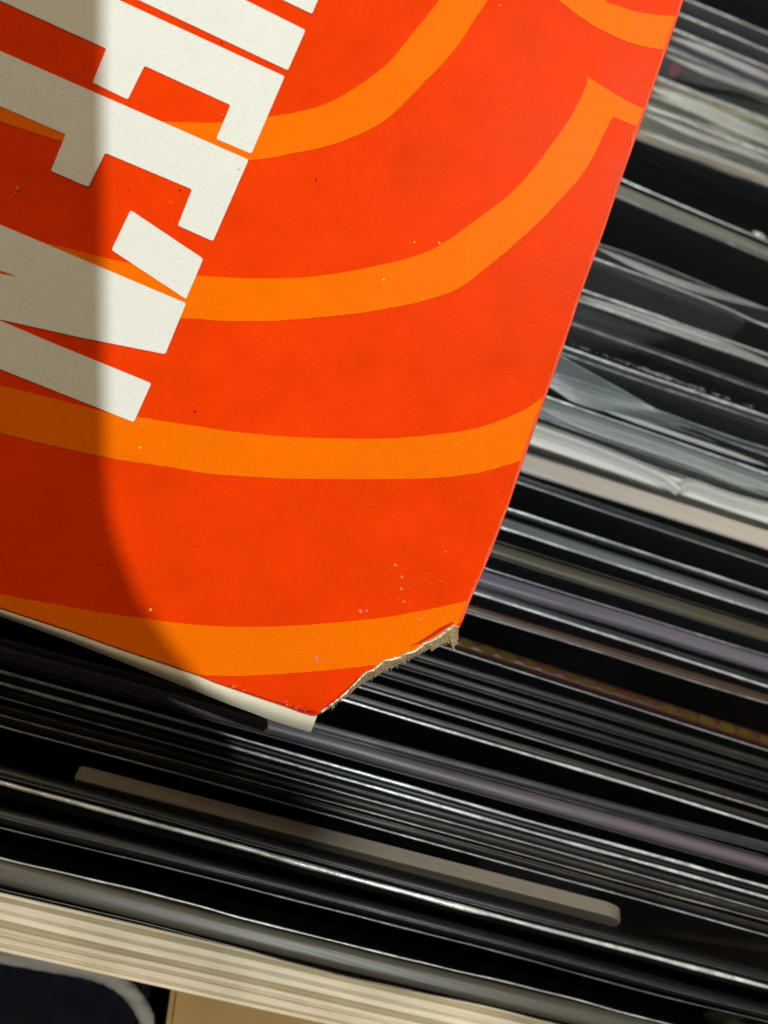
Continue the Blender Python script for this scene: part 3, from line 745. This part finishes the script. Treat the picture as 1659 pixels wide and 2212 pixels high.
letters = [
 ('end of a white letter stroke at the top edge', [(674, 30), (712, -60), (340, -240), (300, -150)]),
 ('white upright stroke ending at the diagonal line', [(660, 65), (622, 152), (300, 0), (-200, -236), (-160, -345)]),
 ('white letter with two arms, upper one', [(615, 165), (543, 332), (467, 300), (498, 227), (312, 142), (276, 215), (200, 178), (230, 105), (0, 1), (-300, -136), (-300, -257), (257, 0)]),
 ('white letter with two arms, lower one', [(537, 345), (460, 521), (384, 487), (415, 409), (227, 330), (191, 404), (110, 369), (142, 290), (0, 229), (-300, 100), (-300, -22), (0, 110)]),
 ('short white slanted bar of the lowest letter', [(282, 454), (439, 559), (402, 646), (241, 540)]),
 ('broad white strokes of the lowest letter', [(402, 655), (357, 765), (180, 730), (-10, 688), (100, 735), (327, 828), (289, 912), (0, 797), (-300, 680), (-300, 545), (0, 592), (38, 598), (0, 584), (-300, 500), (-300, 360), (0, 485)]),
]
for lb, pl in letters: printed('letter', fillet(pl, 5.0), WHITE, INK2, lb)

# pale rim on the right hand edge: rubbed ink plus painted light on the roll
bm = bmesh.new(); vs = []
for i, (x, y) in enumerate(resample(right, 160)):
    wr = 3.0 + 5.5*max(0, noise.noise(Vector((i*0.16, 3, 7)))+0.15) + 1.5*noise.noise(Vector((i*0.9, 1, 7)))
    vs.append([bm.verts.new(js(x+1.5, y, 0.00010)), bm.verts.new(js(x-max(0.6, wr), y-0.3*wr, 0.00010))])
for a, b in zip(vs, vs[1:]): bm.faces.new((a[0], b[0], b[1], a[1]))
obj('rubbed_lit_edge', bm, ink('rubbed_lit_ink', (0.90, 0.105, 0.045), 0.25, 0.5), hold)

# small marks on the print: rubbed white spots, yellow dots, dark specks
def specks(name, m, spots, seed):
    rnd = random.Random(seed); bm = bmesh.new()
    for (x, y, r) in spots:
        ring = []
        n = 9; ph = rnd.random()*6
        for k in range(n):
            an = 2*math.pi*k/n; q = r*(0.6+0.7*rnd.random())
            ring.append(bm.verts.new(js(x+q*math.cos(an), y+q*math.sin(an), 0.00012)))
        bm.faces.new(ring)
    return obj(name, bm, m, hold, kind='stuff')
rn = random.Random(4)
sc = [(854, 1221, 4), (868, 1247, 3.5), (866, 1272, 4), (779, 1321, 5), (792, 1320, 3), (683, 1421, 6), (685, 1430, 4), (727, 1408, 2.5), (905, 1338, 4), (962, 1192, 2), (872, 1300, 3), (38, 408, 4), (32, 417, 2.5), (480, 248, 2.5), (369, 438, 2), (1080, 12, 3)]
sc += [(rn.gauss(880, 45), rn.gauss(1290, 40), rn.uniform(0.6, 1.6)) for k in range(18)]
sc += [(x, y, rn.uniform(0.6, 1.6)) for x, y in [(right[i][0]*(1-f)+right[i+1][0]*f-abs(rn.gauss(0, 5))-3, right[i][1]*(1-f)+right[i+1][1]*f) for i in range(7, 13) for f in (rn.random() for q in range(4))]]
sc += [(rn.uniform(460, 660), 0, rn.uniform(0.8, 2.6)) for k in range(14)]
sc = [(x, (1474+(x-465)*0.335-abs(rn.gauss(0, 3))-2) if y == 0 else y, r) for x, y, r in sc]
sc += [(1195+k*5.5, 616+k*2.6, 0.9) for k in range(10)]
specks('scuffs', ink('scuffed_paper', (0.88, 0.19, 0.085), 0.15, 0.8), sc, 1)
specks('yellow_dots', ink('yellow_dot', (0.95, 0.55, 0.02)), [(302, 967, 3.2), (326, 1317, 3.4), (829, 604, 3.2), (949, 525, 2.4), (895, 523, 1.8)], 2)
specks('dark_specks', ink('dark_speck', (0.12, 0.01, 0.005)), [(683, 388, 2.4), (388, 411, 2.2), (278, 410, 1.7), (421, 888, 2.4), (754, 386, 1.5), (479, 92, 2), (516, 366, 1.4)]+[(rn.uniform(300, 1100), rn.uniform(200, 1300), rn.uniform(0.5, 1.0)) for k in range(25)], 3)

# ------------------------------------------------------------------ the phone and hand that shade the left of the jacket, above and behind the viewer
edge = [(222, -900), (222, -300), (223, 200), (225, 600), (227, 850), (231, 1030), (240, 1115), (256, 1175), (300, 1290), (368, 1387), (440, 1482)]
edge2 = [(500, 1580), (515, 1630), (490, 1668), (380, 1680), (200, 1655), (0, 1610), (-500, 1490)]
KD = 0.30
P_ = JP + (LPOS-JP)*KD; LN = (LPOS-JP).normalized()
def tolight(p):
    d = LPOS-p; return p + d*((P_-p).dot(LN)/d.dot(LN))
pl = [tolight(js(*p)) for p in edge] + [tolight(onz(*p)) for p in edge2] + [tolight(js(-900, 1000)), tolight(js(-900, -900))]
bm = bmesh.new(); prism(bm, pl, LN*0.009)
bmesh.ops.triangulate(bm, faces=[f for f in bm.faces if len(f.verts) > 4])
PH_ = NT('phone_case'); PH_.b.inputs['Base Color'].default_value = (0.03, 0.03, 0.03, 1); PH_.b.inputs['Roughness'].default_value = 0.6
ph = obj('phone', bm, PH_.m)
ph['label'] = 'dark phone held up behind the viewer, seen only by its shadow on the orange jacket'; ph['category'] = 'phone'

# dark slab added to block the lamp: blurred shade over the lower left crate
P_ = JP + (LPOS-JP)*0.70
shade = [(660, 1625), (740, 1710), (770, 1820), (740, 1885), (620, 1885), (300, 1815), (0, 1765), (-600, 1620), (-600, 1300), (0, 1490), (300, 1565), (560, 1600)]
bm = bmesh.new(); prism(bm, [tolight(onz(*p)) for p in shade], LN*0.004)
bmesh.ops.triangulate(bm, faces=[f for f in bm.faces if len(f.verts) > 4])
br = obj('light_blocker', bm, PH_.m)
br['label'] = 'small dark slab added near the lamp to block its light, behind the viewer'; br['category'] = 'light blocker'
